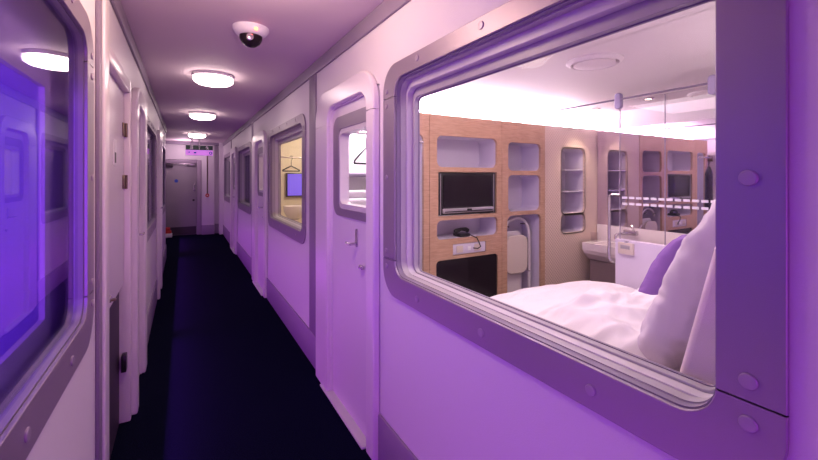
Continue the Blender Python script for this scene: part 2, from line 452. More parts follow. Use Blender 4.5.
# service door on the left, set back in a square frame, with an open dark bottom
sd = struct_empty('door_7', (LW, 2.5, 0))
m = MB()
m.box(LW - 0.06, LW + 0.012, 2.065, 2.12, 0, 2.09, bev=0.006); m.box(LW - 0.06, LW + 0.012, 2.91, 2.955, 0, 2.09, bev=0.006)
m.box(LW - 0.06, LW + 0.010, 2.12, 2.91, 2.015, 2.09, bev=0.006)
m.build('door_frame', 'moulding', sd)
MB().box(LW - 0.06, LW - 0.022, 2.122, 2.908, 0.85, 2.014, bev=0.003).build('door_leaf', 'door', sd)
MB().box(LW - 0.075, LW - 0.045, 2.122, 2.908, 0.0, 0.845).build('lower_panel', 'darkbrown', sd)  # dark sheet in the open bottom, stands for its unlit recess
for z in (1.47, 1.785):
    h = MB().box(LW - 0.024, LW - 0.014, 2.84, 2.905, z - 0.04, z + 0.04, bev=0.003)
    h.tube([(LW - 0.010, 2.90, z - 0.042), (LW - 0.010, 2.90, z + 0.042)], 0.008)
    h.build('hinge', 'brown', sd)
MB().box(LW - 0.03, LW - 0.004, 2.85, 2.912, 0.33, 0.43, bev=0.004).build('hinge', 'black', sd)
lk = MB().lathe([(0.018, 0), (0.018, 0.008), (0.012, 0.012)], (LW - 0.022, 2.36, 0.905), 'x').build('lock', 'chrome', sd)
MB().box(LW - 0.014, LW + 0.008, 2.345, 2.375, 0.895, 0.905, bev=0.003).build('key_turn', 'brown', lk)
sg = MB().box(LW - 0.023, LW - 0.019, 2.50, 2.60, 1.56, 1.70, bev=0.001).build('notice', 'signwhite', sd)
MB().box(LW - 0.020, LW - 0.0175, 2.53, 2.57, 1.575, 1.63).build('dark_print', 'black', sg)

# ------------------------------------------------------------------ end door
ed = struct_empty('door_8', (0.05, YE, 0))
m = MB(); m.box(0.29, 0.395, YE - 0.05, YE + 0.02, 0, 1.94, bev=0.004); m.box(-0.60, -0.52, YE - 0.05, YE + 0.02, 0, 1.94, bev=0.004)
m.box(-0.52, 0.29, YE - 0.05, YE + 0.02, 1.85, 1.94, bev=0.004)
M['endframe'] = paint('end_frame_grey', (0.34, 0.27, 0.36), 0.45)
m.build('door_frame', 'endframe', ed)
MB().box(-0.518, 0.288, YE - 0.01, YE + 0.04, 0.01, 1.848, bev=0.003).build('door_leaf', 'enddoor', ed)
MB().box(-0.50, 0.275, YE - 0.014, YE - 0.01, 0.02, 0.22).build('kick_plate', 'darkbrown', ed)
c = MB().box(-0.42, -0.24, YE - 0.07, YE - 0.012, 1.76, 1.83, bev=0.006).build('door_closer', 'darkbrown', ed)
MB().tube([(-0.25, YE - 0.05, 1.838), (0.02, YE - 0.10, 1.838), (0.24, YE - 0.055, 1.838)], 0.009, 8).build('closer_arm', 'chrome', c)
MB().box(0.06, 0.25, YE - 0.075, YE - 0.05, 1.80, 1.83, bev=0.004).build('arm_bracket', 'chrome', ed)
hp = MB().box(0.215, 0.253, YE - 0.018, YE - 0.01, 1.14, 1.32, bev=0.004).build('handle_plate', 'chrome', ed)
MB().tube([(0.234, YE - 0.018, 1.17), (0.234, YE - 0.05, 1.18), (0.234, YE - 0.05, 1.29), (0.234, YE - 0.018, 1.30)], 0.009, 8).build('pull_handle', 'chrome', hp)
MB().lathe([(0.026, 0), (0.026, -0.008)], (0.215, YE - 0.01, 0.90), 'y').build('lock', 'black', ed)
MB().lathe([(0.042, 0), (0.042, -0.002)], (-0.17, YE - 0.01, 1.40), 'y').build('blue_sign', 'blue', ed)

# ------------------------------------------------------------------ corridor fittings
for k, (x, y, r, lab) in enumerate(((0.225, 3.81, 0.165, 'round flush ceiling light nearest the camera, just beyond the security dome'),
                          (0.225, 6.16, 0.165, 'middle round ceiling light in the corridor, its drum rim visible'),
                          (0.235, 9.10, 0.165, 'farthest ceiling light, just in front of the hanging exit sign'),
                          )):
    t = thing('ceiling_light', lab, 'ceiling light', (x, y, H), 'round corridor ceiling lights')
    MB().lathe([(r, 0), (r, -0.026), (r * 0.95, -0.03)], (x, y, H), n=36).build('drum', 'signwhite', t)
    MB().lathe([(r * 0.95, -0.028), (r * 0.95, -0.06), (r * 0.8, -0.078), (r * 0.45, -0.092), (0.01, -0.096)], (x, y, H), n=36).build('diffuser', 'diffuser', t)

t = thing('security_camera', 'white dome security camera with a dark lens on the corridor ceiling', 'security camera', (0.35, 2.5, H))
MB().lathe([(0.104, 0), (0.104, -0.012), (0.090, -0.034), (0.066, -0.05)], (0.35, 2.5, H), n=36).build('base', 'signwhite', t)
dm = MB().lathe([(0.066, -0.045), (0.064, -0.068), (0.05, -0.094), (0.028, -0.11), (0.004, -0.115)], (0.35, 2.5, H), n=32).build('dome', 'blackglass', t)
MB().lathe([(0.02, 0.0), (0.02, -0.012), (0.012, -0.016)], (0.335, 2.437, H - 0.075), 'y').build('lens', 'chrome', dm)
MB().lathe([(0.012, 0), (0.009, -0.006)], (0.365, 2.405, H - 0.031), 'y', n=16).build('indicator_led', 'led', t)

# hanging emergency exit sign
SX0, SX1, SY = 0.03, 0.59, 10.2
t = thing('exit_sign', 'lit exit sign with a green band hanging from the ceiling before the end door', 'exit sign', (0.3, SY, H))
for x in (SX0 + 0.13, SX0 + 0.28):
    MB().lathe([(0.03, 0), (0.03, -0.02), (0.012, -0.03), (0.012, -0.17)], (x, SY + 0.03, H), n=16).build('hanger', 'signwhite', t)
MB().box(SX0, SX1, SY, SY + 0.06, 2.0, 2.235, bev=0.005).build('housing', 'signwhite', t)
gb = MB().box(SX0 + 0.004, SX1 - 0.004, SY - 0.006, SY, 2.127, 2.231).build('green_panel', 'green', t)
MB().box(SX0 + 0.004, SX1 - 0.004, SY - 0.006, SY, 2.004, 2.123).build('lit_panel', 'signlit', t)
yf = SY - 0.009
MB().box(SX0 + 0.09, SX0 + 0.15, yf, SY - 0.006, 2.137, 2.228).build('doorway_symbol', 'signwhite', gb)
am = MB().box(SX0 + 0.268, SX0 + 0.286, yf, SY - 0.006, 2.137, 2.20)
bmv = [am.bm.verts.new((SX0 + x, yf, z)) for x, z in ((0.25, 2.195), (0.304, 2.195), (0.277, 2.227))]; am.bm.faces.new(bmv)
am.build('arrow_symbol', 'signwhite', gb)
rm = MB()                                     # running figure
rm.lathe([(0.014, 0), (0.014, 0.003)], (SX0 + 0.43, yf, 2.212), 'y', 14)
for pts in (((0.425, 2.196), (0.445, 2.172)), ((0.445, 2.172), (0.468, 2.145)), ((0.445, 2.172), (0.428, 2.142)), ((0.425, 2.194), (0.462, 2.198)), ((0.425, 2.194), (0.405, 2.176))):
    rm.tube([(SX0 + q[0], SY - 0.0075, q[1]) for q in pts], 0.009, 6)
rm.build('running_figure', 'signwhite', gb)
MB().loops(lambda a, b, d: Vector((a, d, b)), [(SX0 + 0.51 + 0.036 * math.cos(2 * PI * k / 24), 2.06 + 0.036 * math.sin(2 * PI * k / 24)) for k in range(24)],
           [(SX0 + 0.51 + 0.018 * math.cos(2 * PI * k / 24), 2.06 + 0.018 * math.sin(2 * PI * k / 24)) for k in range(24)], yf, SY - 0.006).build('ring_symbol', 'blue', t)
MB().box(SX0 + 0.06, SX0 + 0.085, yf, SY - 0.006, 2.055, 2.085).build('symbol', 'blue', t)
MB().box(SX0 + 0.165, SX0 + 0.215, yf, SY - 0.006, 2.045, 2.08).build('symbol', 'blue', t)

t = thing('fire_call_point', 'round red fire alarm call point on the white pier beside the end door', 'alarm call point', (0.525, YE - 0.14, 1.02))
MB().lathe([(0.045, 0), (0.045, -0.03), (0.036, -0.04)], (0.525, YE - 0.14, 1.02), 'y', 24).build('body', 'red', t)
MB().lathe([(0.018, -0.036), (0.014, -0.046)], (0.525, YE - 0.14, 1.02), 'y', 16).build('button', 'signwhite', t)
tag(MB().tube([(0.525, YE - 0.15, 1.06), (0.525, YE - 0.15, 2.30)], 0.012, 10).build('conduit', 'brown'), 'dark vertical cable conduit running down the white pier to the red call point', 'conduit')

t = thing('red_crate', 'small red and white crate on the carpet at the left of the end door', 'crate', (-0.33, 11.29, 0.10))
MB().box(-0.40, -0.27, 11.23, 11.36, 0.10, 0.17, bev=0.012).build('body', 'red', t)
MB().box(-0.40, -0.30, 11.25, 11.35, 0.17, 0.25, bev=0.014).build('upper_tier', 'red', t)
tag(MB().box(-0.40, -0.255, 11.22, 11.36, 0.0, 0.10, bev=0.01).build('white_box', 'signwhite'), 'small white box on the carpet under the red crate by the end door', 'box')

# ------------------------------------------------------------------ main cabin
CX0, CX1, CY0, CY1, CH = 1.0, 3.45, -0.5, 2.3, 2.10
struct(MB().box(CX0, CX1 + 0.1, CY0 - 0.1, 3.1, -0.05, 0.0), 'floor.001', 'taupe')
m = MB()
m.box(CX0, CX1 + 0.1, CY0 - 0.1, 2.36, CH, CH + 0.04)
m.box(CX0, CX1 + 0.1, 2.36, 3.1, CH + 0.20, CH + 0.24)
m.box(CX0, CX1 + 0.1, 2.34, 2.36, CH + 0.04, CH + 0.24)
for x in (2.05, ): pass
m.gap('x', 1.62, 0.004).gap('x', 2.22, 0.004)
struct(m, 'ceiling.001', 'cabceil')
struct(MB().box(CX0, CX1 + 0.1, 2.62, 2.66, 1.95, CH + 0.2), 'wall_cove', 'white')
struct(MB().box(CX0, 1.6, 3.02, 3.1, 0, CH + 0.2), 'wall_entry', 'white')
struct(MB().box(1.56, 1.6, 2.66, 3.02, 0, CH + 0.2), 'wall_entry_side', 'white')
struct(MB().box(CX0, CX1 + 0.1, CY0 - 0.1, CY0, 0, CH), 'wall_cabin_near', 'white')
struct(MB().box(CX1, CX1 + 0.1, CY0, 2.66, 0, CH + 0.2), 'wall_bathroom', 'white')

PT = lambda a, b, d: Vector((a, CY1 + d, b))
D1 = 0.22
wu = thing('wall_unit', 'tall oak veneer wall unit with rounded niches across the far end of the cabin', 'wall unit', (1.95, CY1, 0))
TOP = 1.952
# column fronts: each cell carries one rounded hole
def column(x0, x1, holes, z0=0.02, name='front_panel'):
    m = MB(); zs = [z0]
    hs = sorted(holes, key=lambda h: h[2])
    for p, q in zip(hs, hs[1:]): zs.append((p[3] + q[2]) / 2)
    zs.append(TOP)
    for h, a, b in zip(hs, zs, zs[1:]): m.cell(PT, (x0, x1, a, b), h, 0.0, 0.022, 8)
    m.build(name, 'wood', wu)
    return hs
GAP = 0.002
column(1.22, 1.510 - GAP, [(1.25, 1.462, 0.45, 1.80, 0.04)])
hB = [(1.574, 2.154, 1.572, 1.802, 0.045), (1.586, 2.151, 1.214, 1.536, 0.006), (1.574, 2.160, 1.042, 1.184, 0.04), (1.716, 2.036, 0.918, 1.002, 0.006), (1.568, 2.161, 0.42, 0.893, 0.03)]
column(1.510 + GAP, 2.204 - GAP, hB)
hC = [(2.272, 2.655, 1.552, 1.784, 0.045), (2.272, 2.655, 1.216, 1.516, 0.045), (2.262, 2.657, 0.40, 1.184, 0.05)]
column(2.204 + GAP, 2.707, hC)
def lining(h, parent, mat='lining', depth=D1):
    a0, a1, b0, b1, r = h
    m = MB().ring(PT, (a0 - 0.012, a1 + 0.012, b0 - 0.012, b1 + 0.012), (a0 - 0.001, a1 + 0.001, b0 - 0.001, b1 + 0.001), r + 0.011, r, 0.004, depth)
    m.plate(PT, (a0 - 0.012, a1 + 0.012, b0 - 0.012, b1 + 0.012), r + 0.011, depth, depth + 0.006)
    return m.build('niche', mat, parent)
for h in (hB[0], hB[2], hC[0], hC[1], hC[2]): lining(h, wu)
m = MB().ring(PT, (1.238, 1.474, 0.438, 1.812), (1.249, 1.463, 0.449, 1.801), 0.051, 0.04, 0.004, 0.30); m.build('niche', 'lining', wu)
MB().box(1.22, 2.707, CY1 + 0.022, CY1 + 0.31, TOP - 0.02, TOP).build('top_board', 'wood', wu)
MB().box(1.20, 1.22, CY1, CY1 + 0.31, 0.0, TOP).build('end_board', 'wood', wu)
MB().plate(PT, (1.562, 2.167, 0.414, 0.899), 0.035, 0.012, 0.03).build('dark_glass_panel', 'blackglass', wu)

# dotted wall beyond it
bp = MB()
bn = [(2.929, 3.254, 1.17, 1.76, 0.045), (2.929, 3.254, 0.993, 1.15, 0.045)]
bp.cell(PT, (2.709, CX1, 0.02, 1.16), bn[1], 0.004, 0.024); bp.cell(PT, (2.709, CX1, 1.16, TOP), bn[0], 0.004, 0.024)
bp.box(2.709, CX1, CY1 + 0.024, CY1 + 0.31, TOP - 0.02, TOP)
dw = struct(bp, 'wall_dotted', 'dots')
lining(bn[0], dw); lining(bn[1], dw)
M['shelfglass'] = paint('glass_shelf', (0.62, 0.56, 0.66), 0.15)
for z in (1.36, 1.56):
    MB().box(2.929, 3.254, CY1 + 0.02, CY1 + D1, z, z + 0.008).build('shelf', 'shelfglass', dw)

t = thing('cove_light', 'bright white cove light running along the top of the oak unit', 'cove light', (2.3, CY1 + 0.2, TOP))
MB().box(1.1, CX1 - 0.01, CY1 + 0.14, CY1 + 0.28, TOP, TOP + 0.03, bev=0.004).build('tray', 'white', t)
MB().tube([(1.12, CY1 + 0.21, TOP + 0.045), (CX1 - 0.03, CY1 + 0.21, TOP + 0.045)], 0.018, 12).build('tube', 'cove', t)

# television in its recess
t = thing('television', 'black flat television set into the oak unit above the telephone niche', 'television', (1.868, CY1, 1.214))
MB().box(1.590, 2.147, CY1 + 0.012, CY1 + 0.05, 1.218, 1.532, bev=0.004).build('case', 'black', t)
MB().box(1.635, 2.102, CY1 + 0.004, CY1 + 0.013, 1.278, 1.512, bev=0.003).build('screen', 'blackglass', t)
sb = MB().box(1.625, 2.112, CY1 - 0.006, CY1 + 0.013, 1.232, 1.268, bev=0.008, seg=3).build('speaker_bar', 'silver', t)
MB().box(1.64, 2.097, CY1 - 0.0075, CY1 - 0.004, 1.24, 1.248).build('speaker_grille', 'black', sb)
MB().box(1.845, 1.891, CY1 - 0.009, CY1 - 0.004, 1.246, 1.262, bev=0.003).build('button', 'black', sb)
for x in (1.612, 2.125):
    MB().box(x - 0.003, x + 0.003, CY1 + 0.008, CY1 + 0.013, 1.225, 1.525).build('trim_line', 'silver', t)

# telephone
tx, ty, tz = 1.85, CY1 + 0.075, 1.043
t = thing('telephone', 'black corded telephone standing in the low niche under the television', 'telephone', (tx, ty, tz))
MB().box(tx - 0.045, tx + 0.055, ty - 0.05, ty + 0.05, tz, tz + 0.026, bev=0.01, seg=3).build('base', 'black', t)
hs = MB().tube([(tx - 0.058, ty, tz + 0.036), (tx - 0.045, ty, tz + 0.044), (tx, ty, tz + 0.054), (tx + 0.045, ty, tz + 0.05), (tx + 0.066, ty, tz + 0.038)],
               [0.016, 0.018, 0.012, 0.017, 0.018], 12).build('handset', 'black', t)
cp = [(tx + 0.05, ty - 0.04, tz + 0.015), (tx + 0.07, CY1 - 0.03, tz - 0.005), (tx + 0.09, CY1 - 0.03, tz - 0.04), (tx + 0.115, CY1 - 0.02, tz - 0.075), (tx + 0.095, CY1 - 0.012, tz - 0.09), (tx + 0.06, CY1 + 0.0, tz - 0.085)]
MB().tube(cp, 0.0045, 8).build('cord', 'black', t)
t = thing('socket_panel', 'pale socket and switch panel in the oak unit under the telephone niche', 'socket panel', (1.876, CY1, 0.918))
MB().box(1.720, 2.032, CY1 + 0.002, CY1 + 0.02, 0.922, 0.998, bev=0.003).build('plate', 'lining', t)
for x in (1.78, 1.95): MB().box(x - 0.03, x + 0.03, CY1 - 0.002, CY1 + 0.003, 0.935, 0.985, bev=0.004).build('socket', 'cream', t)
MB().box(1.855, 1.885, CY1 - 0.003, CY1 + 0.003, 0.945, 0.975, bev=0.004).build('switch', 'signwhite', t)

# folding chair hung in the tall niche
t = thing('folding_chair', 'folded cream chair with steel tube frame hanging in the tall oak niche', 'folding chair', (2.43, CY1 + 0.1, 0.42))
yb = CY1 + 0.07
M['paletube'] = paint('pale_tube', (0.72, 0.66, 0.68), 0.35)
arc = [(2.30 + 0.13 - 0.13 * math.cos(q * PI / 10), yb + 0.02, 1.02 + 0.13 * math.sin(q * PI / 10)) for q in range(11)]
fr = [(2.30, yb + 0.02, 0.44)] + arc
arc2 = [(2.43 + 0.155 * math.sin(q * PI / 12), yb, 1.00 + 0.155 * math.cos(q * PI / 12)) for q in range(7)]
MB().tube([(2.30, yb, 1.06), (2.34, yb, 1.125)] + arc2 + [(2.585, yb, 0.44)], 0.013, 10).build('frame', 'paletube', t)
MB().plate(lambda a, b, d: Vector((a, yb + d, b)), (2.285, 2.535, 0.69, 1.01), 0.07, -0.035, -0.01, 10).build('seat', 'cream', t, bevel=0.008, seg=3)
MB().plate(lambda a, b, d: Vector((a, yb + d, b)), (2.305, 2.51, 0.45, 1.04), 0.05, 0.02, 0.035, 10).build('backrest', 'white', t, bevel=0.005)
MB().tube([(2.295, yb - 0.015, 1.09), (2.335, yb - 0.015, 1.085)], 0.005, 8).build('hinge_arm', 'darkbrown', t)
MB().tube([(2.47, yb - 0.015, 1.105), (2.52, yb - 0.015, 1.10)], 0.005, 8).build('hinge_arm', 'darkbrown', t)
MB().tube([(2.555, yb - 0.01, 0.98), (2.555, yb - 0.01, 0.70), (2.585, yb - 0.01, 0.69)], 0.008, 8).build('brace', 'chrome', t)

# mirror, splash strip, basin, cupboard
tag(MB().box(CX1 - 0.012, CX1, -0.2, CY1 - 0.002, 1.05, 1.94).build('wall_mirror', 'mirror'), 'wide wall mirror above the basin reflecting the oak unit', 'mirror')
tag(MB().box(CX1 - 0.018, CX1, -0.2, CY1 - 0.002, 0.90, 1.047, bev=0.002).build('splashback', 'white'), 'white splashback strip under the wide mirror', 'splashback')
bs = MB(); bm = bs.bm
prof = [(3.17, 0.90), (3.43, 0.90), (3.43, 0.74), (3.26, 0.74), (3.19, 0.80)]
A = [bm.verts.new((x, 1.50, z)) for x, z in prof]; B = [bm.verts.new((x, CY1 - 0.03, z)) for x, z in prof]
for k in range(5):
    if k: bm.faces.new((A[k], A[(k + 1) % 5], B[(k + 1) % 5], B[k]))
bm.faces.new(A); bm.faces.new(B)
bs.cell(lambda a, b, d: Vector((a, b, 0.90 - d)), (3.17, 3.43, 1.50, CY1 - 0.03), (3.20, 3.39, 1.60, CY1 - 0.10, 0.05), 0.0, 0.07)
bs.plate(lambda a, b, d: Vector((a, b, 0.90 - d)), (3.20, 3.39, 1.60, CY1 - 0.10), 0.05, 0.07, 0.075)
tag(bs.build('wash_basin', 'ceramic', bevel=0.004), 'white ceramic wash basin under the mirror beside the dotted wall', 'basin')
t = thing('basin_cupboard', 'dark taupe cupboard below the white wash basin', 'cupboard', (3.34, 1.9, 0))
MB().box(3.26, 3.44, 1.52, CY1 - 0.05, 0.0, 0.738, bev=0.003).build('body', 'taupe', t)
MB().box(3.245, 3.26, 1.525, CY1 - 0.055, 0.08, 0.73, bev=0.003).build('door', 'taupe', t)
t = thing('basin_tap', 'chrome wall tap with long spout above the wash basin', 'tap', (3.43, 1.96, 1.0))
MB().box(3.39, 3.431, 1.90, 2.02, 0.985, 1.03, bev=0.01, seg=3).build('body', 'chrome', t)
MB().tube([(3.39, 1.99, 1.0), (3.27, 2.0, 1.0), (3.25, 2.0, 0.99), (3.245, 2.0, 0.955)], 0.011, 10).build('spout', 'chrome', t)
MB().tube([(3.40, 1.93, 1.03), (3.36, 1.92, 1.075)], 0.009, 10).build('lever', 'chrome', t)
tag(MB().lathe([(0.028, 0), (0.034, 0.085), (0.031, 0.085), (0.025, 0.004)], (3.30, 2.235, 0.9005), n=20).build('drinking_glass', 'shower'), 'small clear drinking glass on the corner of the wash basin', 'glass')

# half-height partition with glass above
GX = 2.50
M['glassedge'] = paint('glass_edge_tint', (0.42, 0.36, 0.46), 0.2)
t = thing('shower_screen', 'clear glass shower screen on a lilac half partition behind the bed', 'shower screen', (GX, 0.5, 0))
MB().box(GX - 0.02, GX + 0.02, -0.45, 1.53, 0.0, 1.09, bev=0.006).build('lower_panel', 'partition', t)
pn = MB().box(GX - 0.004, GX + 0.004, -0.45, 1.51, 1.092, 2.0).build('glass_pane', 'shower', t)
for z in (1.365, 1.325):
    k = 0; y = 1.49
    m = MB()
    while y > -0.4:
        m.box(GX - 0.0065, GX - 0.0045, y - 0.034, y, z - 0.0075, z + 0.0075); y -= 0.045
    m.build('dashed_band', 'band', t)
for y in (1.508, 1.23):
    MB().box(GX - 0.005, GX + 0.005, y - 0.0012, y + 0.0012, 1.09, 2.0).build('glass_edge', 'glassedge', t)
MB().tube([(GX - 0.03, CY1 - 0.0, 2.01), (GX - 0.03, -0.4, 2.01)], 0.006, 8).build('top_rail', 'strip', t)
MB().tube([(GX - 0.005, 1.50, 1.38), (GX - 0.005, 1.56, 1.38), (GX - 0.005, 1.58, 1.365), (GX - 0.005, 1.58, 0.95), (GX - 0.005, 1.565, 0.93), (GX - 0.005, 1.52, 0.93)], 0.011, 10).build('handle', 'chrome', t)
M['bracket'] = paint('lilac_bracket', (0.34, 0.28, 0.44), 0.4)
for y in (1.50, 0.975):
    MB().plate(lambda a, b, d: Vector((GX - 0.045 + d, a, b)), (y - 0.022, y + 0.022, 1.945, 2.052), 0.021, 0.0, 0.035, 8).build('bracket', 'bracket', t, bevel=0.008, seg=3)
t = thing('thermostat', 'small white control box on the lilac partition near the basin', 'control box', (GX - 0.02, 1.45, 1.04))
MB().box(GX - 0.04, GX - 0.0202, 1.40, 1.50, 1.0, 1.075, bev=0.004).build('case', 'cream', t)
MB().box(GX - 0.043, GX - 0.039, 1.42, 1.48, 1.035, 1.06, bev=0.001).build('display', 'silver', t)
MB().lathe([(0.011, 0), (0.009, 0.012)], (GX - 0.03, 1.45, 1.075), n=14).build('knob', 'silver', t)

# cabin ceiling fittings
def vent(x, y, r, lab):
    t = thing('ceiling_vent', lab, 'ceiling vent', (x, y, CH))
    MB().lathe([(r, 0), (r, -0.008), (r * 0.86, -0.02), (r * 0.80, -0.012), (r * 0.80, -0.002)], (x, y, CH), n=40).build('rim', 'cabceil', t)
    MB().lathe([(r * 0.72, -0.004), (r * 0.74, -0.02), (r * 0.5, -0.026), (0.01, -0.028)], (x, y, CH), n=40).build('disc', 'cabceil', t)
vent(1.83, 1.24, 0.135, 'large round white air vent in the cabin ceiling above the bed')
vent(3.22, 1.30, 0.12, 'smaller round vent in the cabin ceiling behind the shower glass')
for x, y, lab in ((3.12, 2.10, 'small round downlight in the cabin ceiling near the dotted wall'), (3.05, 1.62, 'small round downlight in the cabin ceiling over the wash basin'),
                  (3.18, 1.02, 'bright small downlight in the ceiling by the window edge behind the shower glass')):
    t = thing('downlight', lab, 'downlight', (x, y, CH), 'small cabin downlights')
    MB().lathe([(0.04, 0), (0.04, -0.006), (0.03, -0.012), (0.027, -0.006)], (x, y, CH), n=24).build('rim', 'chrome', t)
    MB().lathe([(0.026, -0.002), (0.02, -0.009)], (x, y, CH), n=20).build('bulb', 'spot', t)

# ------------------------------------------------------------------ bed
def soft(o, lv=1):
    s = o.modifiers.new('soft', 'SUBSURF'); s.levels = lv; s.render_levels = lv; return o

def pillow(name, mat, c, w, h, th, lean, turn, label, cat, seed, wr=0.012, roll=0.0, nn=84):
    m = MB(); bm = m.bm; rows = {}
    R = Matrix.Rotation(turn, 4, 'Z') @ Matrix.Rotation(lean, 4, 'X') @ Matrix.Rotation(roll, 4, 'Y')
    for sgn in (1, -1):
        for i in range(nn + 1):
            for j in range(nn + 1):
                u, v = 2 * i / nn - 1, 2 * j / nn - 1
                edge = i in (0, nn) or j in (0, nn)
                if edge and sgn < 0: continue
                f = max(0, (1 - u ** 2)) ** 0.42 * max(0, (1 - v ** 2)) ** 0.42
                pin = 1 - 0.07 * (1 - abs(u) ** 1.5) * (abs(v) ** 4)
                pin2 = 1 - 0.07 * (1 - abs(v) ** 1.5) * (abs(u) ** 4)
                x = u * w / 2 * pin2; z = v * h / 2 * pin
                q = Vector((u * 2.4 + seed, v * 2.4, sgn * 2.0 + seed))
                wv = noise.noise(q * 1.3) * wr * 1.4 + (0.5 - abs(noise.noise(q * 2.6))) * wr * 1.2
                k = max(abs(u), abs(v)) ** 6
                q2 = Vector((u * 1.2 + seed + 0.5 * noise.noise(q), v * 5.5 + 1.6 * u + 0.8 * noise.noise(q * 1.5), sgn * 3.0))
                wv += (0.35 - abs(noise.noise(q2))) * wr * 1.6 + (0.35 - abs(noise.noise(q2 * 2.3))) * wr * 0.7
                wv += math.sin(14 * (u * 0.7 + v) + seed + 3 * noise.noise(q)) * wr * 0.7 * k
                y = sgn * (th / 2 * f + (wv if not edge else 0) * min(1, f * 2.5))
                rows[(sgn, i, j)] = bm.verts.new(Vector(c) + R @ Vector((x, -y, z)))
    g = lambda s, i, j: rows.get((s, i, j)) or rows[(1, i, j)]
    for s in (1, -1):
        for i in range(nn):
            for j in range(nn):
                bm.faces.new((g(s, i, j), g(s, i + 1, j), g(s, i + 1, j + 1), g(s, i, j + 1)))
    o = soft(m.build(name, mat, smooth=180))
    if label: tag(o, label, cat)
    return o

t = thing('bed', 'double bed with a pale raised head board under the white bedding', 'bed', (1.75, 1.1, 0))
MB().box(1.06, 2.42, 0.42, 1.78, 0.02, 0.50, bev=0.01).build('base', 'white', t)
MB().box(1.07, 2.41, 0.56, 1.77, 0.50, 0.70, bev=0.05, seg=4).build('mattress', 'linen', t)
hb = MB(); bm = hb.bm
def hbp(z): return 0.49 - (z - 1.02) * 0.23
L = []
for (x0, x1) in ((1.05, 2.40),):
    pf = [(hbp(0.80), 0.80), (hbp(1.50), 1.50), (hbp(1.50) - 0.14, 1.47), (hbp(0.80) - 0.16, 0.75)]
    A = [bm.verts.new((x0, y, z)) for y, z in pf]; B = [bm.verts.new((x1, y, z)) for y, z in pf]
    for k in range(4): bm.faces.new((A[k], A[(k + 1) % 4], B[(k + 1) % 4], B[k]))
    bm.faces.new(A); bm.faces.new(B)
hb.build('head_board', 'bedpanel', t, bevel=0.02, seg=4)

def bedding(name, x0, x1, y0, y1, ztop, zbot, seed, puff, fold, label, cat):
    m = MB(); bm = m.bm; nx, ny = 70, 60; g = {}
    for i in range(nx + 1):
        for j in range(ny + 1):
            u, v = i / nx, j / ny
            a, b = 2 * u - 1, 2 * v - 1
            # rounded box section
            ex = (1 - abs(a) ** 7) ; ey = (1 - abs(b) ** 4)
            e = max(0.0, min(ex, 1)) ** 0.5 * max(0.0, min(ey, 1)) ** 0.5
            x = x0 + (x1 - x0) * u; y = y0 + (y1 - y0) * v
            q = Vector((x * 3.0 + seed, y * 3.0, seed))
            wv = noise.noise(q) * puff
            wv += (0.3 - abs(noise.noise(Vector((x * 5 + seed, y * 2.2 + 0.4 * x, 1.7))))) * fold
            wv += (0.3 - abs(noise.noise(Vector((x * 2.5 + seed, y * 9 + 2 * x, 4.7))))) * fold * 0.6
            q3 = Vector((x * 3.5 + 0.9 * y + seed, y * 13 - 4 * x + 2.5 * noise.noise(q), 2.2))
            wv += (0.35 - abs(noise.noise(q3))) * fold * 0.45
            dome = puff * 0.8 * (1 - a * a) * (1 - b * b)
            z = zbot + (ztop - zbot + wv + dome) * e
            g[i, j] = bm.verts.new((x, y, z))
    for i in range(nx):
        for j in range(ny): bm.faces.new((g[i, j], g[i + 1, j], g[i + 1, j + 1], g[i, j + 1]))
    o = soft(m.build(name, 'linen', smooth=180))
    return tag(o, label, cat)
bedding('duvet', 1.04, 2.44, 0.57, 1.79, 0.845, 0.70, 3.1, 0.022, 0.02, 'smooth white duvet spread over the foot of the bed', 'duvet')
bedding('folded_duvet', 1.05, 2.36, 0.57, 1.22, 0.915, 0.80, 8.4, 0.05, 0.085, 'rumpled white duvet fold lying at the foot of the white pillow', 'duvet')
pillow('pillow', 'linen2', (1.55, 0.575, 1.15), 0.66, 0.70, 0.21, math.radians(24), 0.0, 'big white pillow leaning on the head board beside the window edge', 'pillow', 2.3, 0.008)
pillow('cushion', 'cushion', (2.05, 0.945, 1.045), 0.46, 0.44, 0.17, math.radians(27), math.radians(4), 'plain violet cushion leaning behind the big white pillow', 'cushion', 5.1, 0.004)

# coat hangers
def hanger(c, ang, label, w=0.20, k=1.0):
    m = MB(); ca, sa = math.cos(ang), math.sin(ang)
    def q(a, z): return (c[0] + a * ca, c[1] + a * sa, c[2] + z)
    hook = [q(0.022 * math.cos(t), 0.115 + 0.022 * math.sin(t)) for t in [PI * 1.05 - k * PI * 1.4 / 10 for k in range(11)]]
    hook = [q(-0.012, 0.113)] + hook
    m.tube([q(0, 0.0), q(0, 0.075), q(0.012, 0.092)] + hook[::-1][:9], 0.004, 8)
    m.tube([q(0, 0.0), q(w * 0.5, -0.05 * k), q(w, -0.105 * k), q(w * 1.02, -0.118 * k), q(w, -0.125 * k), q(0, -0.125 * k), q(-w, -0.125 * k), q(-w * 1.02, -0.118 * k), q(-w, -0.105 * k), q(-w * 0.5, -0.05 * k)], 0.009, 8, closed=True)
    return tag(m.build('coat_hanger', 'black'), label, 'coat hanger')
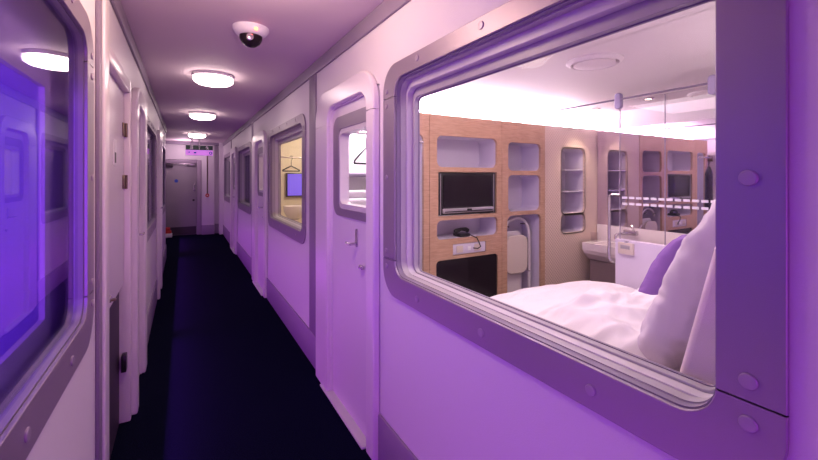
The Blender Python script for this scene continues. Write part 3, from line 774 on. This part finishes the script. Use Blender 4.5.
# wardrobe rail inside the entry of the main cabin
tag(MB().tube([(1.10, 2.80, 1.845), (1.56, 2.80, 1.845)], 0.012, 12).build('clothes_rail', 'chrome'), 'steel clothes rail seen through the pane of the nearest door', 'rail')
hanger((1.24, 2.80, 1.73), math.radians(20), 'black coat hanger seen through the pane of the nearest right hand door', 0.12)
tag(MB().tube([(1.22, 2.25, 1.740), (1.42, 2.25, 1.740), (1.42, 2.30, 1.740)], 0.009, 10).build('clothes_rail', 'chrome'), 'short steel hook rail at the front of the tall wardrobe niche', 'rail')
hanger((1.285, 2.25, 1.625), 0.0, 'black coat hanger on the short rail at the tall wardrobe niche', 0.085, 0.8)
jm = MB()
prof = [(0.022, 0.018, 1.63), (0.06, 0.028, 1.60), (0.092, 0.036, 1.565), (0.098, 0.045, 1.50), (0.088, 0.048, 1.38), (0.090, 0.050, 1.22), (0.098, 0.052, 1.10), (0.094, 0.048, 1.09)]
rings = [[jm.bm.verts.new((1.285 + 0.75 * a * math.cos(2 * PI * q / 28) * (1 + 0.04 * math.sin(5 * q)), 2.25 + 0.7 * b * math.sin(2 * PI * q / 28), z)) for q in range(28)] for a, b, z in prof]
for A, B in zip(rings, rings[1:]):
    for q in range(28): jm.bm.faces.new((A[q], A[(q + 1) % 28], B[(q + 1) % 28], B[q]))
jm.bm.faces.new(rings[-1]); jm.bm.faces.new(rings[0])
tag(jm.build('jacket', 'black', smooth=60), 'dark jacket hanging at the tall wardrobe niche, seen in the wide mirror', 'jacket')
t = thing('entry_shelf', 'low white shelf below the hanger seen through the nearest door pane', 'shelf', (1.3, 2.9, 1.5))
MB().box(1.01, 1.55, 2.88, 3.02, 1.50, 1.53, bev=0.004).build('board', 'strip', t)
for x in (1.04, 1.5): MB().box(x, x + 0.02, 2.88, 3.02, 1.44, 1.50).build('bracket', 'strip', t)
t = thing('folded_towel', 'folded white towel on a ledge inside the nearest door pane', 'towel', (1.25, 2.9, 1.262))
MB().box(1.03, 1.5, 2.84, 3.01, 1.262, 1.33, bev=0.02, seg=4).build('lower_fold', 'linen', t)
MB().box(1.05, 1.48, 2.86, 3.01, 1.33, 1.395, bev=0.02, seg=4).build('upper_fold', 'linen', t)
t = thing('entry_cupboard', 'low white cupboard carrying the folded towel inside the nearest door', 'cupboard', (1.28, 2.9, 0))
MB().box(1.01, 1.55, 2.83, 3.01, 0.0, 1.235, bev=0.004).build('body', 'white', t)
MB().box(1.005, 1.555, 2.82, 3.015, 1.235, 1.26, bev=0.004).build('top_board', 'white', t)

# ------------------------------------------------------------------ other cabins (seen through their windows)
def shell(name, x0, x1, y0, y1, mat, h=2.2):
    t = 0.04; a, b = min(x0, x1), max(x0, x1)
    struct(MB().box(a, b, y0, y0 + t, 0, h), name + '_near', mat); struct(MB().box(a, b, y1 - t, y1, 0, h), name + '_far', mat)
    struct(MB().box(a, b, y0, y1, h, h + t), 'ceiling', mat); struct(MB().box(a, b, y0, y1, -t, 0), 'floor', mat)
    c = (b, b + t) if abs(b) > abs(a) else (a - t, a)
    struct(MB().box(*c, y0, y1, 0, h), name + '_side', mat)
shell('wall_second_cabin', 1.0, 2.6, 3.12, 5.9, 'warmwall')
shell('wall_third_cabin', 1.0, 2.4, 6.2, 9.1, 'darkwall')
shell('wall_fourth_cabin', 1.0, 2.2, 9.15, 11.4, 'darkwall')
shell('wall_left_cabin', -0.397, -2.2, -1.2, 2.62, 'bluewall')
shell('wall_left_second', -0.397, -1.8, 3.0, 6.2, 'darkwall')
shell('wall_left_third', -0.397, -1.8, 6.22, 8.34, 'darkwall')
# second right cabin: rail, hanger, screen, basin
tag(MB().tube([(1.02, 5.35, 1.765), (1.75, 5.35, 1.765)], 0.012, 10).build('clothes_rail', 'chrome'), 'steel rail inside the warm lit second cabin', 'rail')
hanger((1.262, 5.35, 1.65), 0.12, 'dark coat hanger hanging inside the warm yellow lit second cabin', 0.115, 0.55)
t = thing('screen_panel', 'violet glowing screen below the hanger in the second cabin', 'screen', (1.36, 5.8, 1.2))
MB().box(1.30, 1.62, 5.80, 5.86, 1.21, 1.56, bev=0.004).build('case', 'black', t)
MB().box(1.315, 1.605, 5.794, 5.80, 1.225, 1.545).build('screen', 'bluescreen', t)
t = thing('wash_basin', 'small white wash basin inside the warm lit second cabin', 'basin', (1.32, 5.5, 0))
MB().lathe([(0.02, 0.90), (0.09, 0.93), (0.145, 1.02), (0.15, 1.10), (0.14, 1.10), (0.125, 1.03), (0.02, 0.98)], (1.33, 5.45, 0), n=30).build('bowl', 'ceramic', t)
MB().lathe([(0.08, 0.0), (0.06, 0.05), (0.055, 0.91)], (1.33, 5.45, 0), n=24).build('pedestal', 'ceramic', t)
# ------------------------------------------------------------------ lights
def area(name, loc, rot, sx, sy, col, power, spread=None):
    l = bpy.data.lights.new(name, 'AREA'); l.shape = 'RECTANGLE'; l.size = sx; l.size_y = sy; l.color = col; l.energy = power
    if spread: l.spread = spread
    o = bpy.data.objects.new(name, l); C.objects.link(o); o.location = loc; o.rotation_euler = rot; return o
def point(name, loc, col, power, r=0.1):
    l = bpy.data.lights.new(name, 'POINT'); l.color = col; l.energy = power; l.shadow_soft_size = r
    o = bpy.data.objects.new(name, l); C.objects.link(o); o.location = loc; return o
WARM = (1.0, 0.74, 0.66); PUR = (0.60, 0.085, 1.0)
point('near_ceiling_lamp', (0.225, 1.62, 2.29), (1.0, 0.72, 0.52), 21, 0.14)
area('purple_fill_back', (0.3, -1.9, 0.9), (math.radians(90), 0, 0), 1.0, 1.4, PUR, 20)  # added purple fill behind the camera, no fixture there
for y, p in ((0.7, 5), (3.2, 6.5), (5.4, 5.5), (7.4, 5), (10.0, 4)):
    area('purple_fill', (-0.12, y, 0.13), (0, math.radians(-98), 0), 0.2, 2.0, PUR, p)  # added low fills without fixtures, turn the right wall purple
area('left_cabin_light', (-1.3, 0.2, 1.5), (math.radians(90), 0, 0), 1.4, 1.2, (0.42, 0.11, 1.0), 55)
area('cabin_top_fill', (1.55, 1.35, 2.07), (0, 0, 0), 0.7, 0.9, (1.0, 0.82, 0.86), 12)  # added fill under the cabin ceiling, no lamp fitting here
area('cove_wash', (2.3, 2.50, 1.99), (math.radians(180), 0, 0), 2.3, 0.16, (1.0, 0.84, 0.98), 72)
area('cabin_up_fill', (2.1, 0.2, 1.62), (math.radians(180), 0, 0), 0.8, 0.4, (1.0, 0.84, 0.84), 5)  # added unseen fill that lifts the cabin ceiling
area('cabin_entry_light', (1.25, 2.8, 2.1), (0, 0, 0), 0.3, 0.3, (1.0, 0.9, 0.98), 12)
for x, y in ((3.12, 2.10), (3.05, 1.62)):
    l = bpy.data.lights.new('downlight_lamp', 'SPOT'); l.energy = 14; l.color = (1, .78, .6); l.spot_size = math.radians(95); l.spot_blend = 0.6; l.shadow_soft_size = 0.02
    o = bpy.data.objects.new('downlight_lamp', l); C.objects.link(o); o.location = (x, y, CH - 0.03)
point('end_fill', (0.0, 10.9, 2.2), (1.0, 0.7, 0.85), 10, 0.1)  # added fill brightening the corridor end, no fitting belongs to it
point('second_cabin_lamp', (1.7, 4.9, 1.95), (1.0, 0.86, 0.66), 24, 0.15)
point('third_cabin_lamp', (1.7, 8.2, 1.9), (0.55, 0.4, 1.0), 3, 0.15)
point('fourth_cabin_lamp', (1.6, 10.6, 1.9), (0.4, 0.4, 1.0), 5, 0.15)
point('left_second_lamp', (-1.1, 5.2, 1.9), (0.35, 0.25, 1.0), 7, 0.15)
point('left_third_lamp', (-1.1, 7.6, 1.9), (0.35, 0.25, 1.0), 7, 0.15)

w = bpy.data.worlds.new('dim_world'); scene.world = w; w.use_nodes = True
w.node_tree.nodes['Background'].inputs['Color'].default_value = (0.35, 0.2, 0.6, 1)
w.node_tree.nodes['Background'].inputs['Strength'].default_value = 0.05

# ------------------------------------------------------------------ camera
cd = bpy.data.cameras.new('camera'); cam = bpy.data.objects.new('camera', cd); C.objects.link(cam)
cd.sensor_width = 36; cd.lens = 386 / 818 * 36; cd.shift_y = -53 / 818; cd.clip_start = 0.02
cam.location = (0, 0, 1.5); cam.rotation_euler = (math.radians(90), 0, -math.atan((409 - 184) / 386))
scene.camera = cam
scene.view_settings.view_transform = 'Standard'
scene.view_settings.look = 'None'
scene.view_settings.exposure = 0.0
